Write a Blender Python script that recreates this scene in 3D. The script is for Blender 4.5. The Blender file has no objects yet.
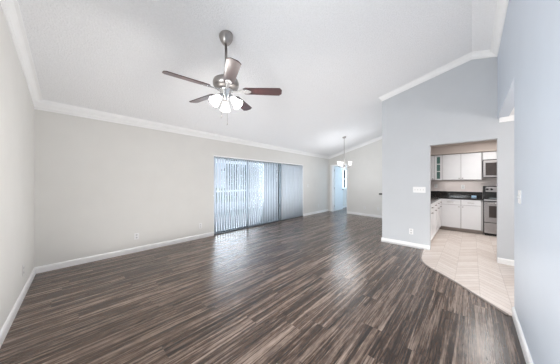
import bpy, bmesh, math, random
from mathutils import Vector, Matrix
random.seed(7)
R = math.radians
sc = bpy.context.scene
COL = sc.collection

# ------------------------------------------------------------------ camera
cam_d = bpy.data.cameras.new('camera')
cam_d.sensor_width = 36.0
cam_d.lens = 204.0 / 560.0 * 36.0
cam_d.clip_start = 0.02
cam = bpy.data.objects.new('camera', cam_d)
COL.objects.link(cam)
cam.location = (0, 0, 1.33)
cam.rotation_euler = (R(90), 0, R(43.25 - 90))
sc.camera = cam

# ------------------------------------------------------------------ colour management
vs = sc.view_settings
vs.view_transform = 'Standard'
vs.look = 'None'
vs.exposure = 0.0
vs.gamma = 1.0
vs.use_curve_mapping = False

# ------------------------------------------------------------------ sky
w = bpy.data.worlds.new('sky')
sc.world = w
w.use_nodes = True
bg = w.node_tree.nodes['Background']
bg.inputs['Color'].default_value = (0.88, 0.94, 1.0, 1)
bg.inputs['Strength'].default_value = 0.85


def area(name, loc, direction, sx, sy, watts, color=(1, 1, 1), spread=180):
    d = bpy.data.lights.new(name, 'AREA')
    d.shape = 'RECTANGLE'
    d.size, d.size_y, d.energy, d.color = sx, sy, watts, color
    d.spread = R(spread)
    o = bpy.data.objects.new(name, d)
    COL.objects.link(o)
    o.location = loc
    o.rotation_euler = Vector(direction).to_track_quat('-Z', 'Y').to_euler()
    return o


def point(name, loc, watts, color=(1, 1, 1), radius=0.04):
    d = bpy.data.lights.new(name, 'POINT')
    d.energy, d.color, d.shadow_soft_size = watts, color, radius
    o = bpy.data.objects.new(name, d)
    COL.objects.link(o)
    o.location = loc
    return o


# daylight: through the sliding door, an added fill window behind the camera, the far room's window
area('daylight_sliding_door', (4.2, 7.4, 1.3), (0, -1, -0.04), 6.5, 2.5, 520, (0.86, 0.92, 1.0), 120)
area('daylight_from_above', (4.4, 5.95, 3.2), (0, -1, -1), 4.5, 0.8, 520, (0.70, 0.82, 1.0), 90)
area('fill_side_window', (-0.85, 1.05, 1.85), (1, -0.10, -0.32), 1.6, 1.2, 118, (0.97, 0.98, 1.0))  # fill lamp outside the added, unseen side window
area('daylight_far_window', (10.2, 5.3, 1.5), (0, -1, -0.2), 1.0, 1.1, 420, (0.70, 0.87, 1.0))
# added fill: unseen soft lamp at floor level facing the ceiling
area('upward_fill', (3.15, 2.25, 0.03), (0, 0, 1), 5.8, 4.3, 72, (1.0, 0.985, 0.97))
# ceiling lights of the kitchen and the entry hall
area('kitchen_ceiling_light', (6.2, -0.3, 2.38), (0, 0, -1), 1.1, 0.6, 35, (1.0, 0.97, 0.95))
point('entry_light', (3.3, -1.3, 1.9), 36, (1.0, 0.98, 0.96), 0.2)
area('under_cabinet_light', (7.62, .25, 1.375), (0, 0, -1), 0.1, 0.9, 1.6, (1.0, 0.96, 0.92))
point('dining_room_light', (6.5, 3.11, 1.72), 36, (0.95, 0.97, 1.0), 0.45)

# ------------------------------------------------------------------ materials
def new_mat(name):
    m = bpy.data.materials.new(name)
    m.use_nodes = True
    nt = m.node_tree
    b = nt.nodes['Principled BSDF']
    return m, nt, b


def node(nt, t, **kw):
    n = nt.nodes.new(t)
    for k, v in kw.items():
        setattr(n, k, v)
    return n


def mat(name, col, rough=0.5, metal=0.0, vary=0.06, scale=8.0, bump=0.0, bump_scale=200.0, coat=0.0,
        emit=None, emit_s=0.0, spec=0.5):
    m, nt, b = new_mat(name)
    tc = node(nt, 'ShaderNodeTexCoord')
    nz = node(nt, 'ShaderNodeTexNoise')
    nz.inputs['Scale'].default_value = scale
    nz.inputs['Detail'].default_value = 4
    nt.links.new(tc.outputs['Object'], nz.inputs['Vector'])
    ramp = node(nt, 'ShaderNodeValToRGB')
    lo = [max(0, c * (1 - vary)) for c in col] + [1]
    hi = [min(1, c * (1 + vary)) for c in col] + [1]
    ramp.color_ramp.elements[0].color = lo
    ramp.color_ramp.elements[1].color = hi
    ramp.color_ramp.elements[0].position = 0.3
    ramp.color_ramp.elements[1].position = 0.7
    nt.links.new(nz.outputs['Fac'], ramp.inputs['Fac'])
    nt.links.new(ramp.outputs['Color'], b.inputs['Base Color'])
    b.inputs['Roughness'].default_value = rough
    b.inputs['Metallic'].default_value = metal
    b.inputs['Specular IOR Level'].default_value = spec
    b.inputs['Coat Weight'].default_value = coat
    b.inputs['Coat Roughness'].default_value = 0.15
    if emit:
        b.inputs['Emission Color'].default_value = (*emit, 1)
        b.inputs['Emission Strength'].default_value = emit_s
    if bump:
        n2 = node(nt, 'ShaderNodeTexNoise')
        n2.inputs['Scale'].default_value = bump_scale
        n2.inputs['Detail'].default_value = 3
        nt.links.new(tc.outputs['Object'], n2.inputs['Vector'])
        bp = node(nt, 'ShaderNodeBump')
        bp.inputs['Strength'].default_value = bump
        bp.inputs['Distance'].default_value = 0.01
        nt.links.new(n2.outputs['Fac'], bp.inputs['Height'])
        nt.links.new(bp.outputs['Normal'], b.inputs['Normal'])
    return m


def math_n(nt, op, a, b=None, c=None):
    n = node(nt, 'ShaderNodeMath', operation=op)
    for i, x in enumerate((a, b, c)):
        if x is None:
            continue
        if isinstance(x, (int, float)):
            n.inputs[i].default_value = x
        else:
            nt.links.new(x, n.inputs[i])
    return n.outputs[0]


def plank_mat():
    m, nt, b = new_mat('dark_vinyl_plank')
    L = nt.links.new
    tc = node(nt, 'ShaderNodeTexCoord')
    sep = node(nt, 'ShaderNodeSeparateXYZ')
    L(tc.outputs['Object'], sep.inputs[0])
    u, v = sep.outputs[0], sep.outputs[1]
    rowf = math_n(nt, 'DIVIDE', math_n(nt, 'SUBTRACT', v, 0.05), 0.178)
    row = math_n(nt, 'FLOOR', rowf)
    wn = node(nt, 'ShaderNodeTexWhiteNoise', noise_dimensions='1D')
    L(row, wn.inputs['W'])
    uf = math_n(nt, 'DIVIDE', math_n(nt, 'ADD', u, math_n(nt, 'MULTIPLY', wn.outputs['Value'], 3.7)), 1.22)
    colm = math_n(nt, 'FLOOR', uf)
    wn2 = node(nt, 'ShaderNodeTexWhiteNoise', noise_dimensions='2D')
    cb = node(nt, 'ShaderNodeCombineXYZ')
    L(row, cb.inputs[0]); L(colm, cb.inputs[1])
    L(cb.outputs[0], wn2.inputs['Vector'])
    # grain coordinates: stretched along the plank and shifted from plank to plank
    gv = node(nt, 'ShaderNodeCombineXYZ')
    L(math_n(nt, 'ADD', math_n(nt, 'MULTIPLY', u, 0.8), math_n(nt, 'MULTIPLY', wn2.outputs['Value'], 50)), gv.inputs[0])
    L(math_n(nt, 'MULTIPLY', v, 28.0), gv.inputs[1])
    L(math_n(nt, 'MULTIPLY', wn2.outputs['Value'], 17), gv.inputs[2])
    g1 = node(nt, 'ShaderNodeTexNoise')
    g1.inputs['Scale'].default_value = 1.0; g1.inputs['Detail'].default_value = 7; g1.inputs['Roughness'].default_value = 0.62
    g1.inputs['Distortion'].default_value = 0.6
    L(gv.outputs[0], g1.inputs['Vector'])
    gv2 = node(nt, 'ShaderNodeCombineXYZ')
    L(math_n(nt, 'MULTIPLY', u, 5.0), gv2.inputs[0]); L(math_n(nt, 'MULTIPLY', v, 120.0), gv2.inputs[1])
    g2 = node(nt, 'ShaderNodeTexNoise')
    g2.inputs['Scale'].default_value = 1.0; g2.inputs['Detail'].default_value = 4
    L(gv2.outputs[0], g2.inputs['Vector'])
    gv3 = node(nt, 'ShaderNodeCombineXYZ')
    L(math_n(nt, 'MULTIPLY', u, 14.0), gv3.inputs[0]); L(math_n(nt, 'MULTIPLY', v, 60.0), gv3.inputs[1])
    g3 = node(nt, 'ShaderNodeTexNoise')
    g3.inputs['Scale'].default_value = 1.0; g3.inputs['Detail'].default_value = 3
    L(gv3.outputs[0], g3.inputs['Vector'])
    mixf = math_n(nt, 'ADD', math_n(nt, 'MULTIPLY', g1.outputs['Fac'], 0.58), math_n(nt, 'MULTIPLY', g2.outputs['Fac'], 0.26))
    mixf = math_n(nt, 'ADD', mixf, math_n(nt, 'MULTIPLY', g3.outputs['Fac'], 0.16))
    mixf = math_n(nt, 'ADD', mixf, math_n(nt, 'MULTIPLY', math_n(nt, 'SUBTRACT', wn2.outputs['Value'], 0.5), 0.035))
    ramp = node(nt, 'ShaderNodeValToRGB')
    el = ramp.color_ramp.elements
    el[0].position = 0.40; el[0].color = (0.014, 0.007, 0.005, 1)
    el[1].position = 0.63; el[1].color = (0.40, 0.305, 0.245, 1)
    e = el.new(0.465); e.color = (0.048, 0.027, 0.0175, 1)
    e = el.new(0.525); e.color = (0.130, 0.084, 0.061, 1)
    L(mixf, ramp.inputs['Fac'])
    # seams
    fv = math_n(nt, 'FRACT', rowf); fu = math_n(nt, 'FRACT', uf)
    sv = math_n(nt, 'LESS_THAN', math_n(nt, 'MINIMUM', fv, math_n(nt, 'SUBTRACT', 1.0, fv)), 0.008)
    su = math_n(nt, 'LESS_THAN', math_n(nt, 'MINIMUM', fu, math_n(nt, 'SUBTRACT', 1.0, fu)), 0.0013)
    seam = math_n(nt, 'MAXIMUM', sv, su)
    mx = node(nt, 'ShaderNodeMix', data_type='RGBA')
    L(math_n(nt, 'MULTIPLY', seam, 0.55), mx.inputs[0])
    L(ramp.outputs['Color'], mx.inputs[6])
    mx.inputs[7].default_value = (0.02, 0.015, 0.013, 1)
    L(mx.outputs[2], b.inputs['Base Color'])
    L(math_n(nt, 'ADD', math_n(nt, 'MULTIPLY', g1.outputs['Fac'], 0.20), 0.17), b.inputs['Roughness'])
    b.inputs['Specular IOR Level'].default_value = 0.65
    bp = node(nt, 'ShaderNodeBump')
    bp.inputs['Strength'].default_value = 0.25; bp.inputs['Distance'].default_value = 0.002
    L(mixf, bp.inputs['Height']); L(bp.outputs['Normal'], b.inputs['Normal'])
    return m


def chevron_mat():
    m, nt, b = new_mat('pale_chevron_tile')
    L = nt.links.new
    tc = node(nt, 'ShaderNodeTexCoord')
    sep = node(nt, 'ShaderNodeSeparateXYZ')
    L(tc.outputs['Object'], sep.inputs[0])
    u, v = sep.outputs[0], sep.outputs[1]
    vv = math_n(nt, 'ADD', v, 0.07)
    tri = math_n(nt, 'PINGPONG', vv, 0.24)
    colf = math_n(nt, 'DIVIDE', vv, 0.24)
    s = math_n(nt, 'DIVIDE', math_n(nt, 'ADD', u, tri), 0.10)
    fs = math_n(nt, 'FRACT', s)
    seam = math_n(nt, 'LESS_THAN', fs, 0.07)
    fc = math_n(nt, 'FRACT', colf)
    seam2 = math_n(nt, 'LESS_THAN', math_n(nt, 'MINIMUM', fc, math_n(nt, 'SUBTRACT', 1.0, fc)), 0.014)
    cb = node(nt, 'ShaderNodeCombineXYZ')
    L(math_n(nt, 'FLOOR', s), cb.inputs[0]); L(math_n(nt, 'FLOOR', colf), cb.inputs[1])
    wn = node(nt, 'ShaderNodeTexWhiteNoise', noise_dimensions='2D')
    L(cb.outputs[0], wn.inputs['Vector'])
    nz = node(nt, 'ShaderNodeTexNoise'); nz.inputs['Scale'].default_value = 14; nz.inputs['Detail'].default_value = 5
    L(tc.outputs['Object'], nz.inputs['Vector'])
    f = math_n(nt, 'ADD', math_n(nt, 'MULTIPLY', wn.outputs['Value'], 0.5), math_n(nt, 'MULTIPLY', nz.outputs['Fac'], 0.5))
    ramp = node(nt, 'ShaderNodeValToRGB')
    ramp.color_ramp.elements[0].color = (0.66, 0.57, 0.51, 1); ramp.color_ramp.elements[0].position = 0.15
    ramp.color_ramp.elements[1].color = (0.82, 0.75, 0.70, 1); ramp.color_ramp.elements[1].position = 0.85
    L(f, ramp.inputs['Fac'])
    mx = node(nt, 'ShaderNodeMix', data_type='RGBA')
    L(math_n(nt, 'MAXIMUM', math_n(nt, 'MULTIPLY', seam, 0.6), math_n(nt, 'MULTIPLY', seam2, 0.3)), mx.inputs[0])
    L(ramp.outputs['Color'], mx.inputs[6]); mx.inputs[7].default_value = (0.30, 0.23, 0.19, 1)
    L(mx.outputs[2], b.inputs['Base Color'])
    b.inputs['Roughness'].default_value = 0.38
    return m


def ceiling_mat():
    m = mat('ceiling_texture', (0.91, 0.915, 0.93), 0.9, vary=0.03, scale=60, bump=0.0)
    nt = m.node_tree; b = nt.nodes['Principled BSDF']
    tc = node(nt, 'ShaderNodeTexCoord')
    n1 = node(nt, 'ShaderNodeTexNoise'); n1.inputs['Scale'].default_value = 75; n1.inputs['Detail'].default_value = 5
    nt.links.new(tc.outputs['Object'], n1.inputs['Vector'])
    rp = node(nt, 'ShaderNodeValToRGB')
    rp.color_ramp.elements[0].position = 0.42; rp.color_ramp.elements[1].position = 0.6
    nt.links.new(n1.outputs['Fac'], rp.inputs['Fac'])
    bp = node(nt, 'ShaderNodeBump'); bp.inputs['Strength'].default_value = 0.5; bp.inputs['Distance'].default_value = 0.010
    nt.links.new(rp.outputs['Color'], bp.inputs['Height'])
    nt.links.new(bp.outputs['Normal'], b.inputs['Normal'])
    return m


def glass_mat():
    m, nt, b = new_mat('clear_glass')
    nt.nodes.remove(b)
    out = nt.nodes['Material Output']
    tr = node(nt, 'ShaderNodeBsdfTransparent'); tr.inputs[0].default_value = (0.95, 0.97, 0.98, 1)
    gl = node(nt, 'ShaderNodeBsdfGlossy'); gl.inputs['Roughness'].default_value = 0.02
    fr = node(nt, 'ShaderNodeFresnel'); fr.inputs['IOR'].default_value = 1.45
    nz = node(nt, 'ShaderNodeMixShader')
    nt.links.new(fr.outputs[0], nz.inputs[0]); nt.links.new(tr.outputs[0], nz.inputs[1]); nt.links.new(gl.outputs[0], nz.inputs[2])
    nt.links.new(nz.outputs[0], out.inputs['Surface'])
    return m


def vane_mat():
    m, nt, b = new_mat('vinyl_vane')
    out = nt.nodes['Material Output']
    b.inputs['Base Color'].default_value = (0.86, 0.88, 0.90, 1)
    b.inputs['Roughness'].default_value = 0.55
    tc = node(nt, 'ShaderNodeTexCoord'); nz = node(nt, 'ShaderNodeTexNoise'); nz.inputs['Scale'].default_value = 30
    nt.links.new(tc.outputs['Object'], nz.inputs['Vector'])
    rp = node(nt, 'ShaderNodeValToRGB')
    rp.color_ramp.elements[0].color = (0.58, 0.60, 0.63, 1); rp.color_ramp.elements[1].color = (0.70, 0.72, 0.75, 1)
    nt.links.new(nz.outputs['Fac'], rp.inputs['Fac']); nt.links.new(rp.outputs['Color'], b.inputs['Base Color'])
    tl = node(nt, 'ShaderNodeBsdfTranslucent'); tl.inputs[0].default_value = (0.80, 0.86, 0.90, 1)
    mx = node(nt, 'ShaderNodeMixShader'); mx.inputs[0].default_value = 0.22
    nt.links.new(b.outputs[0], mx.inputs[1]); nt.links.new(tl.outputs[0], mx.inputs[2])
    nt.links.new(mx.outputs[0], out.inputs['Surface'])
    return m


def granite_mat():
    m, nt, b = new_mat('black_granite')
    tc = node(nt, 'ShaderNodeTexCoord'); vo = node(nt, 'ShaderNodeTexVoronoi'); vo.inputs['Scale'].default_value = 70
    nt.links.new(tc.outputs['Object'], vo.inputs['Vector'])
    rp = node(nt, 'ShaderNodeValToRGB')
    rp.color_ramp.elements[0].color = (0.16, 0.12, 0.10, 1); rp.color_ramp.elements[0].position = 0.1
    rp.color_ramp.elements[1].color = (0.010, 0.009, 0.009, 1); rp.color_ramp.elements[1].position = 0.32
    nt.links.new(vo.outputs['Distance'], rp.inputs['Fac']); nt.links.new(rp.outputs['Color'], b.inputs['Base Color'])
    b.inputs['Roughness'].default_value = 0.12
    return m


def wood_mat(name, c0, c1, rough, sx=3.0, sy=40.0, coat=0.0):
    m, nt, b = new_mat(name)
    tc = node(nt, 'ShaderNodeTexCoord'); mp = node(nt, 'ShaderNodeMapping'); mp.inputs['Scale'].default_value = (sx, sy, sy)
    nz = node(nt, 'ShaderNodeTexNoise'); nz.inputs['Scale'].default_value = 1.0; nz.inputs['Detail'].default_value = 5
    nt.links.new(tc.outputs['Object'], mp.inputs[0]); nt.links.new(mp.outputs[0], nz.inputs['Vector'])
    rp = node(nt, 'ShaderNodeValToRGB')
    rp.color_ramp.elements[0].color = (*c0, 1); rp.color_ramp.elements[1].color = (*c1, 1)
    rp.color_ramp.elements[0].position = 0.3; rp.color_ramp.elements[1].position = 0.7
    nt.links.new(nz.outputs['Fac'], rp.inputs['Fac']); nt.links.new(rp.outputs['Color'], b.inputs['Base Color'])
    b.inputs['Roughness'].default_value = rough
    b.inputs['Specular IOR Level'].default_value = 0.2
    b.inputs['Coat Weight'].default_value = coat; b.inputs['Coat Roughness'].default_value = 0.32
    return m


M = {}
M['plank'] = plank_mat()
M['chevron'] = chevron_mat()
M['ceiling'] = ceiling_mat()
M['glass'] = glass_mat()
M['vane'] = vane_mat()
M['granite'] = granite_mat()
M['beige_wall'] = mat('greige_paint', (0.73, 0.72, 0.695), 0.75, vary=0.015, scale=3, bump=0.10, bump_scale=140)
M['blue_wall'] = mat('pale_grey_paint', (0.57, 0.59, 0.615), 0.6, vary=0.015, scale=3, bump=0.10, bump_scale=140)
M['right_wall'] = mat('pale_blue_satin_paint', (0.56, 0.615, 0.69), 0.42, vary=0.015, scale=3, bump=0.08, bump_scale=140)
M['trim'] = mat('white_trim_paint', (0.93, 0.93, 0.93), 0.35, vary=0.01)
M['kitchen_wall'] = mat('kitchen_beige_paint', (0.74, 0.68, 0.66), 0.7, vary=0.02)
M['soffit'] = mat('soffit_taupe_paint', (0.58, 0.50, 0.45), 0.7, vary=0.02)
M['cabinet'] = mat('white_cabinet_lacquer', (0.80, 0.80, 0.81), 0.35, vary=0.01)
M['carcass_shade'] = mat('shade_grey_carcass', (0.42, 0.41, 0.41), 0.5, vary=0.02)  # white carcass greyed in colour so the door gaps read as shade
M['toe'] = mat('grey_toe_kick', (0.34, 0.29, 0.26), 0.6)
M['steel'] = mat('stainless_steel', (0.33, 0.31, 0.305), 0.35, metal=1.0, vary=0.05, scale=40)
M['nickel'] = mat('brushed_nickel', (0.42, 0.395, 0.38), 0.32, metal=1.0, vary=0.06, scale=30)
M['chrome'] = mat('bright_chrome', (0.75, 0.75, 0.75), 0.18, metal=1.0, vary=0.03)
M['lever'] = mat('matte_black_lever', (0.006, 0.006, 0.008), 0.6, vary=0.1, spec=0.15)
M['black'] = mat('black_enamel', (0.012, 0.011, 0.011), 0.25, vary=0.2)
M['dark_glass'] = mat('smoked_oven_glass', (0.055, 0.045, 0.042), 0.12, vary=0.2)
M['green_glass'] = mat('green_tinted_glass', (0.10, 0.19, 0.17), 0.12, vary=0.15)
M['plastic'] = mat('white_plate_plastic', (0.85, 0.85, 0.85), 0.35, vary=0.01)
M['socket'] = mat('grey_socket_plastic', (0.62, 0.62, 0.62), 0.4, vary=0.02)
M['blade'] = wood_mat('dark_rosewood_blade', (0.024, 0.004, 0.005), (0.052, 0.011, 0.011), 0.45, coat=1.0)
M['frame'] = mat('backlit_grey_frame', (0.25, 0.29, 0.31), 0.45, vary=0.03)  # white aluminium greyed in colour as backlit shade; burner rings reuse this grey
M['rail'] = mat('dark_blind_rail', (0.10, 0.11, 0.12), 0.5)
M['strip'] = mat('grey_transition_strip', (0.26, 0.22, 0.20), 0.4)
M['shade'] = mat('frosted_lit_glass', (0.95, 0.95, 0.95), 0.4, vary=0.0, emit=(1.0, 0.97, 0.93), emit_s=3.2)
M['shade_dim'] = mat('frosted_white_glass', (0.95, 0.95, 0.95), 0.4, vary=0.0, emit=(1.0, 0.98, 0.96), emit_s=1.3)
M['slab'] = mat('pale_blue_slab', (0.45, 0.66, 0.85), 0.5)
M['white_door'] = mat('white_door_paint', (0.80, 0.83, 0.85), 0.4, vary=0.01)
M['concrete'] = mat('patio_concrete', (0.12, 0.125, 0.13), 0.8, vary=0.1, scale=5)
M['grass'] = mat('lawn', (0.10, 0.17, 0.06), 0.9, vary=0.3, scale=30)
M['leaf'] = mat('leaf_green', (0.09, 0.14, 0.09), 0.7, vary=0.4, scale=6)
M['bark'] = mat('bark', (0.12, 0.09, 0.07), 0.9, vary=0.2)
M['stucco'] = mat('grey_stucco', (0.34, 0.32, 0.34), 0.9, vary=0.05)
M['house_roof'] = mat('house_roof_shingle', (0.22, 0.20, 0.20), 0.9, vary=0.15, scale=20)
M['knee'] = mat('patio_knee_wall_paint', (0.28, 0.29, 0.30), 0.7, vary=0.03)


# ------------------------------------------------------------------ mesh helpers
class MB:
    def __init__(self):
        self.v, self.f, self.smooth = [], [], []

    def add(self, vs_, fs_, smooth=False):
        n = len(self.v)
        self.v += [tuple(p) for p in vs_]
        for q in fs_:
            self.f.append([n + i for i in q]); self.smooth.append(smooth)
        return self

    def box(self, x0, x1, y0, y1, z0, z1, fn=None):
        P = [(x0, y0, z0), (x1, y0, z0), (x1, y1, z0), (x0, y1, z0), (x0, y0, z1), (x1, y0, z1), (x1, y1, z1), (x0, y1, z1)]
        if fn:
            P = [fn(*p) for p in P]
        return self.add(P, [(0, 3, 2, 1), (4, 5, 6, 7), (0, 1, 5, 4), (1, 2, 6, 5), (2, 3, 7, 6), (3, 0, 4, 7)])

    def hexa(self, bottom, top):
        """bottom, top: two lists of corner points with the same winding"""
        n = len(bottom)
        fs_ = [tuple(reversed(range(n))), tuple(range(n, 2 * n))]
        fs_ += [(i, (i + 1) % n, n + (i + 1) % n, n + i) for i in range(n)]
        return self.add(list(bottom) + list(top), fs_)

    def lathe(self, prof, seg=24, mtx=None, cap0=True, cap1=True):
        vs_, fs_ = [], []
        for (r, z) in prof:
            for k in range(seg):
                a = 2 * math.pi * k / seg
                p = Vector((r * math.cos(a), r * math.sin(a), z))
                vs_.append(mtx @ p if mtx else p)
        m = len(prof)
        for i in range(m - 1):
            for k in range(seg):
                k2 = (k + 1) % seg
                fs_.append((i * seg + k, i * seg + k2, (i + 1) * seg + k2, (i + 1) * seg + k))
        self.add(vs_, fs_, True)
        n0 = len(self.v) - len(vs_)
        if cap0 and prof[0][0] > 1e-5:
            self.f.append([n0 + k for k in reversed(range(seg))]); self.smooth.append(False)
        if cap1 and prof[-1][0] > 1e-5:
            self.f.append([n0 + (m - 1) * seg + k for k in range(seg)]); self.smooth.append(False)
        return self

    def tube(self, pts, r, seg=8):
        pts = [Vector(p) for p in pts]
        vs_, fs_ = [], []
        for i, p in enumerate(pts):
            d = (pts[min(i + 1, len(pts) - 1)] - pts[max(i - 1, 0)]).normalized()
            q = d.to_track_quat('Z', 'Y')
            for k in range(seg):
                a = 2 * math.pi * k / seg
                vs_.append(p + q @ Vector((r * math.cos(a), r * math.sin(a), 0)))
        for i in range(len(pts) - 1):
            for k in range(seg):
                k2 = (k + 1) % seg
                fs_.append((i * seg + k, i * seg + k2, (i + 1) * seg + k2, (i + 1) * seg + k))
        fs_.append(tuple(reversed(range(seg))))
        fs_.append(tuple((len(pts) - 1) * seg + k for k in range(seg)))
        return self.add(vs_, fs_, True)

    def sweep(self, path, prof, side=1):
        """profile (n, dz) swept along a plan polyline with mitred corners; n goes to the left of travel * side"""
        path = [Vector(p) for p in path]
        N = []
        for i in range(len(path) - 1):
            d = path[i + 1] - path[i]
            N.append(Vector((-d.y, d.x, 0)).normalized() * side)
        vs_, fs_ = [], []
        for i, p in enumerate(path):
            a, b = N[max(i - 1, 0)], N[min(i, len(N) - 1)]
            m = (a + b); m = m / max(m.dot(a), 1e-6) if m.length > 1e-6 else a
            for (n, dz) in prof:
                vs_.append(p + m * n + Vector((0, 0, dz)))
        k = len(prof)
        for i in range(len(path) - 1):
            for j in range(k):
                j2 = (j + 1) % k
                fs_.append((i * k + j, i * k + j2, (i + 1) * k + j2, (i + 1) * k + j))
        fs_.append(tuple(range(k)))
        fs_.append(tuple((len(path) - 1) * k + j for j in reversed(range(k))))
        return self.add(vs_, fs_)

    def build(self, name, m, parent=None, bevel=0.0):
        me = bpy.data.meshes.new(name)
        me.from_pydata(self.v, [], self.f)
        bm = bmesh.new(); bm.from_mesh(me)
        for i, fc in enumerate(bm.faces):
            fc.smooth = self.smooth[i]
        bmesh.ops.recalc_face_normals(bm, faces=bm.faces)
        if bevel:
            bmesh.ops.bevel(bm, geom=[e for e in bm.edges if len(e.link_faces) == 2 and e.calc_face_angle(0) > 0.6],
                            offset=bevel, segments=2, affect='EDGES', clamp_overlap=True)
        bm.to_mesh(me); bm.free()
        me.materials.append(m)
        o = bpy.data.objects.new(name, me)
        COL.objects.link(o)
        if parent:
            o.parent = parent
        return o


def empty(name, loc=(0, 0, 0), rz=0.0):
    o = bpy.data.objects.new(name, None)
    o.empty_display_size = 0.1
    COL.objects.link(o)
    o.location = loc; o.rotation_euler = (0, 0, rz)
    return o


def tag(o, label, cat, group=None, kind=None):
    o['label'] = label; o['category'] = cat
    if group: o['group'] = group
    if kind: o['kind'] = kind
    return o


def struct(o):
    o['kind'] = 'structure'
    return o


# wall frames: A long wall with the sliding door, L left wall, C far dining wall (none is perfectly square)
def A(u, n, z): return (u, 4.62 + 0.022 * u + n, z)
def Lw(v, n, z): return (-0.285 - 0.04 * (4.63 - v) - n, v, z)
def Cw(v, n, z): return (8.07 + 0.13 * (v - 2.6) + n, v, z)
EAVE = 2.48
def zc(v):
    return EAVE + 0.228 * (4.725 - v) if v >= 0 else EAVE + 0.228 * 4.725 + 0.25 * v

RW = -0.305          # right wall plane
UB = 4.88            # wall with the kitchen opening
UE = 3.05            # end of the near right wall
VB = 1.46            # free end of the kitchen wall

# ------------------------------------------------------------------ floors
b = MB().box(-0.9, 11.2, -2.4, 5.0, -0.06, 0.0)
struct(b.build('floor', M['plank']))
edge = [(4.885, 0.70), (4.70, 0.693), (4.46, 0.675), (4.28, 0.655), (4.12, 0.612), (3.98, 0.545), (3.86, 0.45), (3.745, 0.335),
        (3.528, 0.132), (3.308, -0.043), (3.16, -0.165), (3.045, -0.262), (3.045, -0.42)]
poly = edge + [(1.5, -0.43), (1.5, -2.3), (7.85, -2.3), (7.85, 1.35), (4.885, 1.35)]
mb = MB().hexa([(x, y, 0.0005) for x, y in poly], [(x, y, 0.006) for x, y in poly])
o = mb.build('floor_kitchen', M['chevron']); struct(o)
mb = MB().sweep([(x, y, 0) for x, y in edge[:-1]], [(-0.014, 0.0), (-0.014, 0.007), (-0.006, 0.012), (0.006, 0.012), (0.014, 0.007), (0.014, 0.0)])
struct(mb.build('trim_1', M['strip']))

# ------------------------------------------------------------------ ceilings
mb = MB()
us = (-0.9, 8.85)
for v0, v1 in ((5.0, 0.0), (0.0, -0.44)):
    mb.hexa([(us[0], v0, zc(v0)), (us[1], v0, zc(v0)), (us[1], v1, zc(v1)), (us[0], v1, zc(v1))],
            [(us[0], v0, zc(v0) + .1), (us[1], v0, zc(v0) + .1), (us[1], v1, zc(v1) + .1), (us[0], v1, zc(v1) + .1)])
struct(mb.build('ceiling', M['ceiling']))
struct(MB().box(5.0, 7.95, -2.42, 1.34, 2.43, 2.5).build('ceiling_kitchen', M['ceiling']))
struct(MB().box(1.38, 4.88, -2.42, -0.425, 2.372, 2.45).build('ceiling_entry', M['ceiling']))
struct(MB().box(8.36, 11.2, 2.2, 5.0, 2.5, 2.58).build('ceiling_study', M['ceiling']))

# ------------------------------------------------------------------ walls
D0, D1, DZ = 2.565, 6.375, 2.0       # sliding door opening
W0, W1, WZ0, WZ1 = 9.80, 10.75, 0.98, 2.02
T = 0.16
mb = MB()
for u0, u1, z0, z1 in ((-0.6, D0, -0.06, 2.6), (D1, W0, -0.06, 2.6), (D0, D1, DZ, 2.6), (W0, W1, -0.06, WZ0), (W0, W1, WZ1, 2.6), (W1, 11.2, -0.06, 2.6)):
    mb.box(u0, u1, 0, T, z0, z1, A)
struct(mb.build('wall_back', M['beige_wall']))


def gable(mb, fn, v0, v1, z0, t0, t1, top=None):
    """wall piece from v0 to v1, bottom z0, top following the ceiling (or flat top)"""
    a, c = (top, top) if top else (zc(v0) + 0.05, zc(v1) + 0.05)
    mb.hexa([fn(v0, t0, z0), fn(v1, t0, z0), fn(v1, t1, z0), fn(v0, t1, z0)],
            [fn(v0, t0, a), fn(v1, t0, c), fn(v1, t1, c), fn(v0, t1, a)])


SW0, SW1, SZ0, SZ1 = 0.25, 1.85, 0.9, 2.15      # unseen side window added behind the camera for fill light
mb = MB()
gable(mb, Lw, SW1, 4.75, -0.06, 0, 0.14)
gable(mb, Lw, 0.0, SW0, -0.06, 0, 0.14)
gable(mb, Lw, -0.44, 0.0, -0.06, 0, 0.14)
gable(mb, Lw, SW0, SW1, -0.06, 0, 0.14, top=SZ0)
gable(mb, Lw, SW0, SW1, SZ1, 0, 0.14)
struct(mb.build('wall_left', M['beige_wall']))

Bf = lambda v, n, z: (UB + n, v, z)
mb = MB()
OV0, OV1, OZ = RW, 0.596, 2.045
gable(mb, Bf, OV1, VB, -0.06, 0, 0.12)
gable(mb, Bf, 0.0, OV1, OZ, 0, 0.12)
gable(mb, Bf, OV0, 0.0, OZ, 0, 0.12)
mb.box(UB, UB + .12, -2.42, OV0, -0.06, 2.6)
mb.box(UB, UB + .12, -0.44, OV0, 2.6, zc(OV0) + .05)
struct(mb.build('wall_kitchen', M['blue_wall']))

mb = MB()
mb.hexa([(-0.6, RW, -0.06), (UE, RW, -0.06), (UE, RW - .12, -0.06), (-0.6, RW - .12, -0.06)],
        [(-0.6, RW, 3.53), (UE, RW, 3.53), (UE, RW - .12, 3.53), (-0.6, RW - .12, 3.53)])
mb.box(UE, UB, RW - .12, RW, 2.366, 3.53)
struct(mb.build('wall_right', M['right_wall']))

mb = MB()
mb.hexa([(UB + .12, VB - .12, -0.06), (8.1, VB - .12, -0.06), (8.1, VB, -0.06), (UB + .12, VB, -0.06)],
        [(UB + .12, VB - .12, 3.28), (8.1, VB - .12, 3.28), (8.1, VB, 3.28), (UB + .12, VB, 3.28)])
struct(mb.build('wall_dining', M['blue_wall']))

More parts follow.
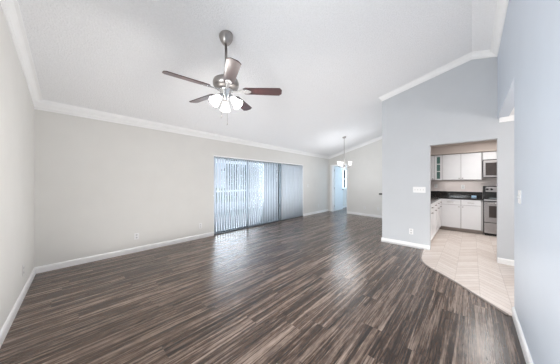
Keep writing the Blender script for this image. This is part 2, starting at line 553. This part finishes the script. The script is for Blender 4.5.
mb = MB()
FV0, FV1, FZ = 3.85, 4.585, 2.05      # doorway in the far wall
gable(mb, Cw, 1.3, FV0, -0.06, 0, 0.12)
gable(mb, Cw, FV0, FV1, FZ, 0, 0.12)
gable(mb, Cw, FV1, 4.9, -0.06, 0, 0.12)
struct(mb.build('wall_far', M['beige_wall']))

struct(MB().box(7.80, 7.92, -2.42, 1.34, -0.06, 2.6).build('wall_kitchen_back', M['kitchen_wall']))
struct(MB().box(1.38, 7.92, -2.42, -2.30, -0.06, 2.6).build('wall_entry', M['kitchen_wall']))
struct(MB().box(1.38, 1.50, -2.30, -0.425, -0.06, 2.6).build('wall_entry_side', M['kitchen_wall']))
struct(MB().box(11.1, 11.2, 2.2, 4.9, -0.06, 2.6).build('wall_study', M['blue_wall']))
struct(MB().box(8.2, 11.1, 2.2, 2.3, -0.06, 2.6).build('wall_study_side', M['blue_wall']))

# kitchen soffit above the wall cabinets
mb = MB().box(7.42, 7.80, -2.30, 1.34, 2.115, 2.43)
mb.sweep([(7.42, -2.3, 2.43), (7.42, 1.34, 2.43)], [(0, 0), (0, -.085), (.02, -.08), (.05, -.03), (.07, 0)], side=1)
mb.sweep([(7.42, -2.3, 2.115), (7.42, 1.34, 2.115)], [(0, 0.05), (0, 0.0), (.02, 0.0), (.02, .05)], side=1)
struct(mb.build('trim_2', M['soffit']))

# ------------------------------------------------------------------ crown mouldings and baseboards
def crown(h=0.095, p=0.085):
    return [(0, 0.02), (0, -h), (.012, -h), (.018, -h + .004), (.018, -h + .016), (.008, -h + .020), (.010, -h + .026), (.022, -h + .030), (.030, -h + .045), (.046, -h + .062), (p * .74, -.022), (p * .70, -.018), (p * .72, -.014), (p, -.012), (p, 0.02)]
CR = crown()
mb = MB()
lp = [Lw(4.72, 0, zc(4.725)), Lw(3.0, 0, zc(3.0)), Lw(0.0, 0, zc(0)), Lw(-0.31, 0, zc(-.31))]
mb.sweep([Lw(v, 0, zc(v)) for v in (-0.31, 0.0, 2.0, 4.62)], CR, side=-1)
struct(mb.build('trim_3', M['trim']))
mb = MB().sweep([A(-0.3, 0, EAVE), A(8.4, 0, EAVE)], [(0, 0.08)] + CR[1:-1] + [(.085, 0.08)], side=-1)
struct(mb.build('trim_4', M['trim']))
mb = MB().sweep([Cw(v, 0, zc(v)) for v in (4.80, 1.46)], CR, side=-1)
struct(mb.build('trim_5', M['trim']))
mb = MB().sweep([(8.1, VB, zc(VB)), (UB, VB, zc(VB)), (UB, 0.0, zc(0)), (UB, RW, zc(RW))], CR, side=-1)
struct(mb.build('trim_6', M['trim']))
mb = MB().sweep([(UB, RW, zc(RW)), (-0.5, RW, zc(RW))], CR, side=-1)
struct(mb.build('trim_7', M['trim']))
mb = MB().sweep([(UB, RW - .02, 2.375), (UB, -2.3, 2.375)], crown(.075, .07), side=-1)
struct(mb.build('trim_8', M['trim']))

BB = [(0, 0), (0, .095), (.006, .095), (.012, .085), (.016, .075), (.016, 0)]
mb = MB().sweep([Lw(v, 0, 0) for v in (-0.31, 4.63)], BB, side=-1)
struct(mb.build('baseboard_left', M['trim']))
mb = MB().sweep([A(-0.29, 0, 0), A(D0, 0, 0)], BB, side=-1)
mb.sweep([A(D1, 0, 0), A(8.33, 0, 0)], BB, side=-1)
struct(mb.build('baseboard_back', M['trim']))
mb = MB().sweep([Cw(FV0 - .005, 0, 0), Cw(1.46, 0, 0)], BB, side=-1)
struct(mb.build('baseboard_far', M['trim']))
mb = MB().sweep([(5.0, VB, 0), (UB, VB, 0), (UB, OV1, 0)], BB, side=-1)
mb.sweep([(UB, OV0, 0.0), (UB, -2.3, 0.0)], BB, side=-1)
struct(mb.build('baseboard_kitchen', M['trim']))
mb = MB().sweep([(UE, RW - .12, 0), (UE, RW, 0), (-0.36, RW, 0)], BB, side=-1)
struct(mb.build('baseboard_right', M['trim']))
mb = MB().sweep([A(8.52, 0, 0), A(11.1, 0, 0)], BB, side=-1)
struct(mb.build('baseboard_study', M['trim']))

# casing of the far doorway
mb = MB()
mb.box(FV1 - .01, FV1 + .10, -.02, .13, 0, FZ + .06, Cw)
mb.box(FV0, FV1 + .10, -.015, .13, FZ - .01, FZ + .06, Cw)
mb.box(FV0 - .012, FV0 + .012, -.006, .13, 0, FZ, Cw)
struct(mb.build('trim_9', M['trim']))

# ------------------------------------------------------------------ sliding glass door
d = struct(empty('door_1', A(4.47, 0.1, 0)))
def relA(u, n, z):
    p = A(u, n, z); q = d.location
    return (p[0] - q.x, p[1] - q.y, p[2] - q.z)
fr = MB()
fr.box(D0, D0 + .02, .06, .15, 0, DZ, relA); fr.box(D1 - .02, D1, .06, .15, 0, DZ, relA)
fr.box(D0, D1, .06, .15, DZ - .025, DZ, relA); fr.build('door_frame', M['trim'], d)
MB().box(D0 + .001, D1 - .001, .001, .155, 0, .018, relA).build('door_track', M['rail'], d)
for (u0, u1, n0) in ((D0 + .02, 3.715, .11), (3.675, 5.16, .085), (5.06, D1 - .02, .11)):
    pn = MB()
    sl, sr = (.03, .04) if u0 < 3 else ((.04, .085) if u0 < 4 else (.085, .03))
    pn.box(u0, u0 + sl, n0, n0 + .022, .018, DZ - .025, relA); pn.box(u1 - sr, u1, n0, n0 + .022, .018, DZ - .025, relA)
    pn.box(u0, u1, n0, n0 + .022, .018, .05, relA); pn.box(u0, u1, n0, n0 + .022, DZ - .06, DZ - .025, relA)
    po = pn.build('sliding_panel', M['frame'], d)
    g = MB().box(u0 + sl, u1 - sr, n0 + .010, n0 + .015, .05, DZ - .06, relA).build('pane', M['glass'], po)
mb = MB()
for u0, u1 in ((D0 - .001, D0 + .004), (D1 - .004, D1 + .001)):
    mb.box(u0, u1, -.002, .06, 0, DZ, A)
mb.box(D0, D1, -.002, .06, DZ - .004, DZ + .001, A)
struct(mb.build('trim_10', M['trim']))

# vertical blind
bl = tag(empty('vertical_blind', A(4.47, 0.03, 0)), 'white vertical vane blind hanging across the sliding glass door', 'blind')
def relB(p): return (p[0] - bl.location.x, p[1] - bl.location.y, p[2])
MB().box(D0 + .005, D1 - .005, .008, .050, DZ - .030, DZ - .004, lambda u, n, z: relB(A(u, n, z))).build('headrail', M['trim'], bl)
nv = 49
pitch = (D1 - D0 - .03) / nv
def vane_mesh(th):
    mb = MB(); wv = .089; prof = []
    for k in range(7):
        s = (k / 6 - .5) * wv
        prof.append((s, .011 * (1 - (2 * k / 6 - 1) ** 2)))
    c_, s_ = math.cos(th), math.sin(th)
    z0, z1 = .022, DZ - .028
    vs_ = []
    for z in (z0, z1):
        for off in (0.0, .0012):
            for (x, y) in prof:
                yy = y + off
                vs_.append((x * c_ - yy * s_, x * s_ + yy * c_, z))
    n = 7; fs_ = []
    for k in range(n - 1):
        fs_.append((k, k + 1, 2 * n + k + 1, 2 * n + k)); fs_.append((n + k + 1, n + k, 3 * n + k, 3 * n + k + 1))
        fs_.append((2 * n + k, 2 * n + k + 1, 3 * n + k + 1, 3 * n + k)); fs_.append((k + 1, k, n + k, n + k + 1))
    fs_.append((0, 2 * n, 3 * n, n)); fs_.append((n - 1, 2 * n - 1, 4 * n - 1, 3 * n - 1))
    return mb.add(vs_, fs_, True)
first = vane_mesh(0).build('vane', M['vane'], bl)
gap_shade_clip = MB().box(-.011, .011, -.004, .013, DZ - .042, DZ - .026).build('gap_shade_clip', M['rail'], first)  # dark clips stand in for the shaded gaps at the vane tops
for i in range(nv):
    u = D0 + .015 + pitch * (i + .5)
    th = 29 if u < 3.7 else (20 if u < 5.05 else -13 + 24 * (i % 2))
    if abs(u - 5.065) < .075:
        continue                         # the bare meeting stile of the door shows here
    vn = first if i == 0 else first.copy()
    if i:
        COL.objects.link(vn); vn.parent = bl
        cl = gap_shade_clip.copy(); COL.objects.link(cl); cl.parent = vn
    p = relB(A(u, .03, 0))
    vn.location = (p[0], p[1], 0)
    vn.rotation_euler = (0, 0, R(th + random.uniform(-3, 3)))

# unseen window added for fill behind the camera and the far room's window
def window(name, fn, a0, a1, z0, z1, n0, bars=1):
    wn = struct(empty(name, fn((a0 + a1) / 2, n0, z0)))
    q = wn.location
    rel = lambda a, n, z: tuple(Vector(fn(a, n, z)) - q)
    m_ = MB()
    m_.box(a0, a0 + .05, n0, n0 + .06, z0, z1, rel); m_.box(a1 - .05, a1, n0, n0 + .06, z0, z1, rel)
    m_.box(a0, a1, n0, n0 + .06, z0, z0 + .05, rel); m_.box(a0, a1, n0, n0 + .06, z1 - .05, z1, rel)
    zm = (z0 + z1) / 2
    m_.box(a0, a1, n0 + .01, n0 + .05, zm - .02, zm + .02, rel)
    for k in range(1, bars):
        a = a0 + (a1 - a0) * k / bars
        m_.box(a - .012, a + .012, n0 + .02, n0 + .04, z0, z1, rel)
    m_.build('window_frame', M['trim'], wn)
    MB().box(a0 + .05, a1 - .05, n0 + .028, n0 + .033, z0 + .05, z1 - .05, rel).build('window_glass', M['glass'], wn)
    MB().box(a0 - .03, a1 + .03, -.03, n0 + .02, z0 - .03, z0, rel).build('window_sill', M['trim'], wn)
window('fill_window_1', Lw, SW0, SW1, SZ0, SZ1, .05)
window('window_2', A, W0, W1, WZ0, WZ1, .06, 3)

# open door of the far doorway, swung into the next room
hx, hy, _ = Cw(FV1 - .015, .13, 0)
dr = struct(empty('door_2', (hx, hy, 0), R(1.3)))
MB().box(0.0, .86, -.02, .018, .01, FZ - .02).build('door_leaf', M['white_door'], dr, bevel=.003)
kb = MB(); rot = Matrix.Translation((.80, -.02, .97)) @ Matrix.Rotation(R(90), 4, 'X')
kb.lathe([(.03, 0), (.03, .006), (.012, .012), (.012, .035), (.026, .042), (.03, .055), (.024, .068), (0, .07)], 16, rot)
kb.build('door_knob', M['nickel'], dr)
for z in (.2, 1.0, 1.82):
    MB().tube([(-.004, -.024, z), (-.004, -.024, z + .09)], .008).build('hinge', M['nickel'], dr)

# closed door beside the kitchen wall in the dining area, only its black lever shows
d3 = struct(empty('door_3', (5.05, VB, 0)))
m_ = MB(); m_.box(.0, .07, 0, .02, 0, 2.1); m_.box(.87, .94, 0, .02, 0, 2.1); m_.box(0, .94, 0, .02, 2.03, 2.1)
m_.build('door_frame', M['trim'], d3)
MB().box(.07, .87, 0, .012, .01, 2.03).build('door_leaf', M['white_door'], d3)
m_ = MB(); rot = Matrix.Translation((.10, .012, 1.045)) @ Matrix.Rotation(R(-90), 4, 'X')
m_.lathe([(.032, 0), (.032, .012), (.014, .02), (.014, .075), (.020, .08), (.020, .135), (0, .14)], 16, rot)
m_.tube([(.09, .122, 1.045), (.16, .126, 1.045), (.22, .120, 1.043)], .017)
m_.build('door_handle', M['lever'], d3)

# ------------------------------------------------------------------ ceiling fan
FX, FY = 1.33, 2.134
fz = zc(FY)
fan = tag(empty('ceiling_fan', (FX, FY, fz)), 'five-blade ceiling fan with dark wood blades and lit frosted shades', 'ceiling fan')
Z = lambda z: z - fz      # world height to local
MB().lathe([(.024, Z(2.96)), (.036, Z(2.968)), (.052, Z(2.985)), (.068, Z(3.01)), (.078, Z(3.04)), (.080, Z(3.055)), (.080, Z(3.09))], 28).build('canopy', M['nickel'], fan)
MB().lathe([(.016, Z(2.58)), (.016, Z(2.97))], 16).build('downrod', M['nickel'], fan)
MB().lathe([(.055, Z(2.425)), (.10, Z(2.43)), (.135, Z(2.45)), (.15, Z(2.475)), (.152, Z(2.51)), (.14, Z(2.54)), (.10, Z(2.565)), (.055, Z(2.58)), (.03, Z(2.60)), (.026, Z(2.64)), (.0, Z(2.645))], 36).build('motor_housing', M['nickel'], fan)
MB().lathe([(.0, Z(2.285)), (.02, Z(2.287)), (.032, Z(2.30)), (.036, Z(2.33)), (.06, Z(2.35)), (.066, Z(2.40)), (.085, Z(2.415)), (.085, Z(2.425))], 28).build('light_kit', M['chrome'], fan)

def blade_mesh():
    mb = MB()
    pts = []
    r0, r1, w0, w1 = .20, .665, .058, .068
    pts += [(r1 - .028, -w1), (r1, -w1 * .5), (r1, w1 * .5), (r1 - .028, w1)]
    pts += [(r0 + .03, w0), (r0, w0 * .7), (r0, -w0 * .7), (r0 + .03, -w0)]
    mb.hexa([(x, y, -.004) for x, y in pts], [(x, y, .004) for x, y in pts])
    return mb
def iron_mesh():
    mb = MB()
    out = [(.085, .016), (.15, .014), (.19, .03), (.25, .036), (.285, .022), (.30, 0), (.285, -.022), (.25, -.036), (.19, -.03), (.15, -.014), (.085, -.016)]
    mb.hexa([(x, y, -.010) for x, y in out], [(x, y, -.004) for x, y in out])
    for (x, y) in ((.225, .018), (.225, -.018), (.27, 0)):
        mb.lathe([(.006, -.013), (.006, -.009)], 10, Matrix.Translation((x, y, 0)))
    return mb
bl0 = blade_mesh().build('blade', M['blade'], fan, bevel=.002)
ir0 = iron_mesh().build('blade_iron', M['chrome'], bl0)
for k in range(5):
    if k == 0:
        bo = bl0
    else:
        bo = bl0.copy(); COL.objects.link(bo); bo.parent = fan
        io = ir0.copy(); COL.objects.link(io); io.parent = bo
    bo.location = (0, 0, Z(2.418))
    bo.rotation_euler = (Matrix.Rotation(R(28.4 + 72 * k), 4, 'Z') @ Matrix.Rotation(R(-13), 4, 'X')).to_euler()

RT = Vector((.685, -.728, 0)); FW = Vector((.728, .685, 0))
def dirn(psi): return RT * math.cos(R(psi)) + FW * math.sin(R(psi))
bell = [(.022, 0), (.030, -.008), (.038, -.035), (.046, -.065), (.056, -.095), (.064, -.115), (.061, -.115), (.053, -.093), (.043, -.063), (.034, -.033), (.022, -.006)]
for psi in (-12, 108, 228):
    dv = dirn(psi)
    ax = (dv * math.sin(R(42)) + Vector((0, 0, -math.cos(R(42))))).normalized()
    start = Vector((0, 0, Z(2.345))) + dv * .062
    q = (-ax).to_track_quat('Z', 'Y').to_matrix().to_4x4()
    sh = MB().lathe(bell, 24, Matrix.Translation(start + ax * .03) @ q, cap0=False, cap1=False).build('lamp_shade', M['shade'], fan)
    MB().lathe([(.026, .02), (.028, -.005), (.026, -.02), (.012, -.03)], 16, Matrix.Translation(start + ax * .02) @ q).build('socket', M['chrome'], sh)
    wp = Vector((FX, FY, fz)) + start + ax * .125
    point('fan_bulb', wp, 38, (1.0, 0.96, 0.91), 0.05)
for dx, dy, z0, z1 in ((-.046, .030, 2.34, 2.115), (.012, -.012, 2.30, 2.035)):
    m_ = MB().tube([(dx, dy, Z(z0)), (dx, dy, Z(z1))], .0018, 6)
    m_.lathe([(.0, Z(z1) - .028), (.006, Z(z1) - .022), (.007, Z(z1) - .01), (.002, Z(z1))], 10, Matrix.Translation((dx, dy, 0)))
    m_.build('pull_chain', M['nickel'], fan)

# ------------------------------------------------------------------ chandelier
CX, CY = 6.482, 3.13
cz = zc(CY)
ch = tag(empty('chandelier', (CX, CY, cz)), 'small three-light chandelier with white bell shades hanging near the far doorway', 'chandelier')
Z2 = lambda z: z - cz
MB().lathe([(.02, Z2(cz - .05)), (.055, Z2(cz - .035)), (.065, Z2(cz - .01)), (.065, Z2(cz + .03))], 20).build('canopy', M['nickel'], ch)
MB().lathe([(.008, Z2(1.88)), (.008, Z2(cz - .04))], 10).build('rod', M['nickel'], ch)
MB().lathe([(.0, Z2(1.775)), (.018, Z2(1.785)), (.012, Z2(1.80)), (.035, Z2(1.825)), (.045, Z2(1.85)), (.03, Z2(1.88)), (.012, Z2(1.90)), (.0, Z2(1.91))], 18).build('hub', M['nickel'], ch)
up = [(.018, 0), (.031, .004), (.037, .028), (.044, .07), (.054, .108), (.064, .13), (.060, .13), (.050, .106), (.040, .07), (.033, .03), (.018, .008)]
for psi in (-14, 100, 190):
    dv = dirn(psi) * .19
    arm = []
    for k in range(9):
        t = k / 8
        arm.append((dv.x * t, dv.y * t, Z2(1.85) - .055 * math.sin(math.pi * t * .9) + .01 * t))
    arm.append((dv.x, dv.y, Z2(1.875)))
    ao = MB().tube(arm, .008).build('arm', M['nickel'], ch)
    MB().lathe([(.024, Z2(1.865)), (.028, Z2(1.88)), (.02, Z2(1.895))], 14, Matrix.Translation((dv.x, dv.y, 0))).build('candle_cup', M['nickel'], ao)
    MB().lathe(up, 20, Matrix.Translation((dv.x, dv.y, Z2(1.885))), cap0=False, cap1=False).build('lamp_shade', M['shade_dim'], ch)

# ------------------------------------------------------------------ outlets and switches
def plate(t, wd, ht):
    return MB().box(-wd / 2, wd / 2, 0, .006, -ht / 2, ht / 2).build('cover_plate', M['plastic'], t, bevel=.002)
def outlet(loc, rz, label, group):
    t = tag(empty('wall_outlet', loc, rz), label, 'outlet', group)
    plate(t, .072, .116)
    for s in (-1, 1):
        m_ = MB().lathe([(.017, 0), (.017, .003)], 16, Matrix.Translation((0, .005, s * .025)) @ Matrix.Rotation(R(-90), 4, 'X'))
        so = m_.build('socket', M['socket'], t)
        m2 = MB().box(-.008, -.005, .0075, .0085, s * .025 - .006, s * .025 + .006); m2.box(.005, .008, .0075, .0085, s * .025 - .006, s * .025 + .006)
        m2.build('slot', M['rail'], so)
    return t
def switch(loc, rz, label, gangs, group=None):
    t = tag(empty('light_switch', loc, rz), label, 'light switch', group)
    plate(t, .072 + .046 * (gangs - 1), .116)
    for k in range(gangs):
        x = (k - (gangs - 1) / 2) * .046
        MB().box(x - .006, x + .006, .005, .014, -.013, .013).build('toggle', M['socket'], t, bevel=.002)
    return t
OG = 'white wall outlets'
def onA(u, z): return A(u, 0, z)
aA = R(180) + math.atan(.022)
outlet(onA(.955, .30), aA, 'white wall outlet on the long wall, midway between left corner and the blinds', OG)
outlet(onA(2.218, .295), aA, 'white wall outlet on the long wall just left of the vertical blinds', OG)
outlet(onA(7.49, .316), aA, 'white wall outlet on the bluish wall between the blinds and the far doorway', OG)
outlet(Lw(3.78, 0, .31), R(-90), 'white wall outlet low on the left side wall, seen edge on', OG)
outlet(Cw(3.07, 0, .32), R(90), 'white wall outlet on the far dining wall, nearer the doorway', OG)
outlet(Cw(2.55, 0, .33), R(90), 'white wall outlet on the far dining wall, right one beside the kitchen wall edge', OG)
outlet((UB, .905, .318), R(90), 'white wall outlet low on the pale blue wall left of the kitchen opening', OG)
switch((UB, .768, 1.175), R(90), 'wide four-gang white switch plate on the wall left of the kitchen opening', 4)
switch(onA(6.69, 1.182), aA, 'single white light switch on the wall right of the vertical blinds', 1)
switch((2.72, RW, 1.20), 0, 'white light switch on the bright near wall at the right edge', 2)

# ------------------------------------------------------------------ kitchen
KF = 7.20          # face of the back base cabinets
def shaker(mb, v0, v1, z0, z1, face, axis='u'):
    """a framed door or drawer front standing proud of the plane `face` towards -u (axis u) or -v (axis v)"""
    f = .055 if (z1 - z0) > .25 else .03
    def bx(a0, a1, n0, n1, c0, c1):
        if axis == 'u': mb.box(face - n1, face - n0, a0, a1, c0, c1)
        else: mb.box(a0, a1, face - n1, face - n0, c0, c1)
    bx(v0, v1, 0, .012, z0, z1)
    for q in ((v0, v0 + f, z0, z1), (v1 - f, v1, z0, z1), (v0 + f, v1 - f, z0, z0 + f), (v0 + f, v1 - f, z1 - f, z1)):
        bx(q[0], q[1], .012, .02, q[2], q[3])
    if (z1 - z0) > .25:
        bx(v0 + f + .03, v1 - f - .03, .012, .016, z0 + f + .03, z1 - f - .03)
    return mb
def knob(parent, v, z, face, axis='u'):
    if axis == 'u':
        mt = Matrix.Translation((face - .02, v, z)) @ Matrix.Rotation(R(-90), 4, 'Y')
    else:
        mt = Matrix.Translation((v, face - .02, z)) @ Matrix.Rotation(R(90), 4, 'X')
    return MB().lathe([(.006, 0), (.006, .012), (.014, .018), (.013, .026), (0, .028)], 12, mt).build('knob', M['nickel'], parent)
def pull(parent, v, z, face, axis='u', half=.06):
    pts = [(-half, 0), (-half, .03), (half, .03), (half, 0)]
    if axis == 'u': P = [(face - .02 - n, v + a, z) for a, n in pts]
    else: P = [(v + a, face - .02 - n, z) for a, n in pts]
    return MB().tube(P, .006).build('pull_handle', M['nickel'], parent)

# back base cabinet
t = tag(empty('base_cabinet', (0, 0, 0)), 'white base cabinet with two drawers over two doors, left of the stove', 'cabinet', 'white kitchen cabinets')
m_ = MB().box(KF, 7.795, -.205, 1.33, .10, .875); m_.build('cabinet_body', M['carcass_shade'], t)
MB().box(KF + .06, 7.78, -.205, 1.3, .007, .10).build('toe_kick', M['toe'], t)
for v0, v1 in ((.218, .630), (-.165, .205)):
    dr_ = shaker(MB(), v0, v1, .725, .865, KF).build('drawer', M['cabinet'], t); pull(dr_, (v0 + v1) / 2, .79, KF)
    do = shaker(MB(), v0, v1, .115, .715, KF).build('door', M['cabinet'], t); knob(do, v0 + .03 if v0 > 0 else v1 - .03, .675, KF)
# left base run
LF = .64
t = tag(empty('base_cabinet', (0, 0, 0)), 'white base cabinet run along the left side of the kitchen', 'cabinet', 'white kitchen cabinets')
MB().box(5.03, 7.195, LF, 1.33, .10, .875).build('cabinet_body', M['carcass_shade'], t)
MB().box(5.03, 7.195, LF + .05, 1.33, .007, .10).build('toe_kick', M['toe'], t)
for u0, u1 in ((5.05, 5.60), (5.61, 6.20), (6.21, 6.70), (6.71, 7.15)):
    dr_ = shaker(MB(), u0, u1, .725, .865, LF, 'v').build('drawer', M['cabinet'], t); pull(dr_, (u0 + u1) / 2, .79, LF, 'v')
    do = shaker(MB(), u0, u1, .115, .715, LF, 'v').build('door', M['cabinet'], t); pull(do, (u0 + u1) / 2, .675, LF, 'v')
# countertop
t = tag(empty('countertop', (0, 0, 0)), 'black granite L-shaped kitchen countertop with low backsplash', 'countertop')
m_ = MB().box(KF - .03, 7.797, -.207, 1.335, .876, .915); m_.box(5.03, KF - .03, LF - .03, 1.335, .876, .915)
m_.build('worktop', M['granite'], t, bevel=.004)
m_ = MB().box(7.775, 7.797, -.207, 1.335, .9155, 1.055); m_.box(5.03, 7.775, 1.315, 1.337, .9155, 1.055); m_.build('backsplash', M['granite'], t)
# things on the counter and backsplash
tag(MB().box(7.70, 7.712, -.09, .01, .9155, .960).build('slab', M['slab']), 'small pale blue card standing on the black counter beside the stove', 'slab')  # thin upright pale blue piece on the counter
outlet((7.80, .185, 1.19), R(90), 'white wall outlet above the black counter, midway along the kitchen backsplash', OG)
outlet((7.80, .80, 1.21), R(90), 'white wall outlet above the black counter in the left kitchen corner', OG)

# wall cabinets
UF = 7.49
def upper(label, v0, v1, z0, z1, doors, knobs=True):
    t = tag(empty('wall_cabinet', (0, 0, 0)), label, 'cabinet', 'white kitchen cabinets')
    MB().box(UF, 7.797, v0, v1, z0, z1).build('cabinet_body', M['carcass_shade'], t)
    for (a, c, kv) in doors:
        do = shaker(MB(), a, c, z0 + .01, z1 - .012, UF).build('door', M['cabinet'], t)
        if kv is not None: knob(do, kv, z0 + .045, UF)
    return t
upper('white wall cabinet with two plain doors, left of the microwave', -.195, .628, 1.385, 2.112, [(.225, .618, .255), (-.175, .215, .185)])
upper('short white wall cabinet directly above the microwave', -.965, -.2, 1.90, 2.112, [(-.575, -.21, None), (-.955, -.585, None)])
upper('white wall cabinet at the left kitchen corner, left of the glass panes', .80, 1.335, 1.385, 2.112, [(.81, 1.20, .84)])
t = tag(empty('wall_cabinet', (0, 0, 0)), 'narrow white wall cabinet with three green-tinted glass panes', 'cabinet', 'white kitchen cabinets')
m_ = MB()
m_.box(UF, UF + .31, .63, .672, 1.385, 2.112); m_.box(UF, UF + .31, .748, .798, 1.385, 2.112)
m_.box(UF, UF + .31, .672, .748, 1.385, 1.42); m_.box(UF, UF + .31, .672, .748, 2.06, 2.112)
m_.build('cabinet_body', M['cabinet'], t)
for z in (1.625, 1.838): MB().box(UF, UF + .02, .672, .748, z, z + .022).build('glazing_bar', M['cabinet'], t)
for z0, z1 in ((1.42, 1.625), (1.647, 1.838), (1.86, 2.06)):
    MB().box(UF + .006, UF + .012, .672, .748, z0, z1).build('glass_pane', M['green_glass'], t)
# stove
t = tag(empty('stove', (0, 0, 0)), 'stainless steel electric stove with black cooktop beside the base cabinet', 'stove')
SF, s0, s1 = 7.155, -.215, -.975
MB().box(SF + .03, 7.795, s1, s0, .04, .90).build('body', M['black'], t)
MB().box(SF + .02, 7.72, s1, s0, .90, .918).build('cooktop', M['black'], t)
for (x, y, r) in ((7.33, -.40, .10), (7.33, -.79, .08), (7.57, -.40, .08), (7.57, -.79, .10)):
    MB().lathe([(r - .006, .9185), (r, .9185), (r, .9195), (r - .006, .9195)], 28, Matrix.Translation((x, y, 0))).build('burner', M['frame'], t)
bg_ = MB().box(7.71, 7.795, s1, s0, .918, 1.225).build('back_guard', M['black'], t)
MB().box(7.70, 7.71, s1 + .02, s0 - .05, 1.07, 1.205).build('control_panel', M['steel'], bg_)
for v in (-.295, -.375, -.80, -.88):
    MB().lathe([(.026, 0), (.026, .012), (.02, .03), (0, .031)], 16, Matrix.Translation((7.70, v, 1.138)) @ Matrix.Rotation(R(-90), 4, 'Y')).build('control_knob', M['black'], bg_)
MB().box(7.696, 7.70, -.68, -.50, 1.11, 1.17).build('clock_display', M['dark_glass'], bg_)
m_ = MB().box(SF, SF + .03, s1 + .005, s0 - .005, .34, .845).build('oven_door', M['steel'], t, bevel=.004)
MB().box(SF - .003, SF + .002, s1 + .09, s0 - .09, .46, .745).build('oven_window', M['dark_glass'], m_)
MB().tube([(SF, s0 - .06, .815), (SF - .045, s0 - .06, .815), (SF - .045, s1 + .06, .815), (SF, s1 + .06, .815)], .011).build('door_handle', M['chrome'], m_)
MB().box(SF, SF + .03, s1 + .005, s0 - .005, .07, .325).build('warming_drawer', M['steel'], t, bevel=.004)
MB().box(SF - .002, SF + .03, s1 + .003, s0 - .003, .868, .90).build('front_rail', M['chrome'], t)
MB().box(SF + .06, SF + .1, s1 + .02, s0 - .02, .006, .045).build('foot_rail', M['black'], t)
# microwave
t = tag(empty('microwave', (0, 0, 0)), 'stainless steel microwave mounted under the short wall cabinet', 'microwave')
MF = 7.42
MB().box(MF + .02, 7.797, -.962, -.203, 1.44, 1.898).build('body', M['black'], t)
m_ = MB().box(MF, MF + .02, -.76, -.213, 1.455, 1.885).build('door', M['steel'], t, bevel=.003)
MB().box(MF - .003, MF + .001, -.70, -.255, 1.50, 1.82).build('window', M['dark_glass'], m_)
MB().tube([(MF, -.735, 1.50), (MF - .035, -.735, 1.50), (MF - .035, -.735, 1.84), (MF, -.735, 1.84)], .009).build('handle', M['chrome'], m_)
MB().box(MF, MF + .02, -.958, -.765, 1.455, 1.885).build('control_panel', M['dark_glass'], t)

# ------------------------------------------------------------------ outside the sliding door
struct(MB().box(-1.5, 14, 5.0, 8.6, -.16, -.05).build('patio', M['concrete']))
struct(MB().box(-20, 40, 8.6, 45, -.3, -.12).build('ground', M['grass']))
t = tag(empty('screen_enclosure', (0, 8.4, -.05)), 'pale framed patio screen wall with low solid base seen through the blinds', 'patio screen')
MB().box(-1.5, 14, 0, .08, 0, .42).build('kick_panel', M['knee'], t)
m_ = MB().box(-1.5, 14, 0, .06, .92, .98); m_.box(-1.5, 14, 0, .06, 2.25, 2.40); m_.build('rail', M['trim'], t)
for k in range(11):
    MB().box(-1.5 + 1.5 * k, -1.43 + 1.5 * k, 0, .06, .42, 2.40).build('post', M['trim'], t)
# neighbouring house
t = tag(empty('house', (12.0, 13.5, -.12)), 'grey house beyond the patio seen through the middle section of the blind', 'house')
MB().box(0, 7.5, 0, 6, 0, 2.7).build('wall', M['stucco'], t)
MB().hexa([(-.4, -.4, 2.7), (7.9, -.4, 2.7), (7.9, 6.4, 2.7), (-.4, 6.4, 2.7)], [(1.5, 2.9, 4.4), (6, 2.9, 4.4), (6, 3.1, 4.4), (1.5, 3.1, 4.4)]).build('roof', M['house_roof'], t)
for x in (1.0, 4.6):
    wn = MB().box(x, x + 1.4, -.03, .02, 1.0, 2.2).build('window', M['trim'], t)
    MB().box(x + .07, x + 1.33, -.04, -.025, 1.07, 2.13).build('pane', M['dark_glass'], wn)
# trees
def tree(loc, h, r, label, seed):
    r *= .9
    rnd = random.Random(seed)
    t = tag(empty('tree', loc), label, 'tree', 'trees beyond the patio')
    MB().lathe([(.10, 0), (.08, h * .3), (.05, h * .6), (.02, h * .8)], 10).build('trunk', M['bark'], t)
    mb = MB()
    for k in range(2200):
        a = rnd.uniform(0, 2 * math.pi); zz = rnd.uniform(-1, 1); rr = rnd.random() ** .4
        p = Vector((math.cos(a) * math.sqrt(1 - zz * zz) * r * rr, math.sin(a) * math.sqrt(1 - zz * zz) * r * rr, h * .6 + zz * rr * h * .42))
        q = Matrix.Rotation(rnd.uniform(0, 6.3), 3, 'Z') @ Matrix.Rotation(rnd.uniform(-1.2, 1.2), 3, 'X')
        s = rnd.uniform(.12, .22)
        mb.add([p + q @ Vector(c) * s for c in ((-.5, -1, 0), (.5, -1, .1), (.6, .2, 0), (0, 1, -.1), (-.6, .2, 0))], [(0, 1, 2, 3, 4)])
    mb.build('foliage', M['leaf'], t)
tree((8.05, 11.6, -.12), 4.2, .75, 'leafy green tree beyond the patio, seen through the left section of the blind', 1)
tree((13.6, 9.9, -.12), 3.2, 1.0, 'leafy tree showing in the window beyond the far open door', 4)
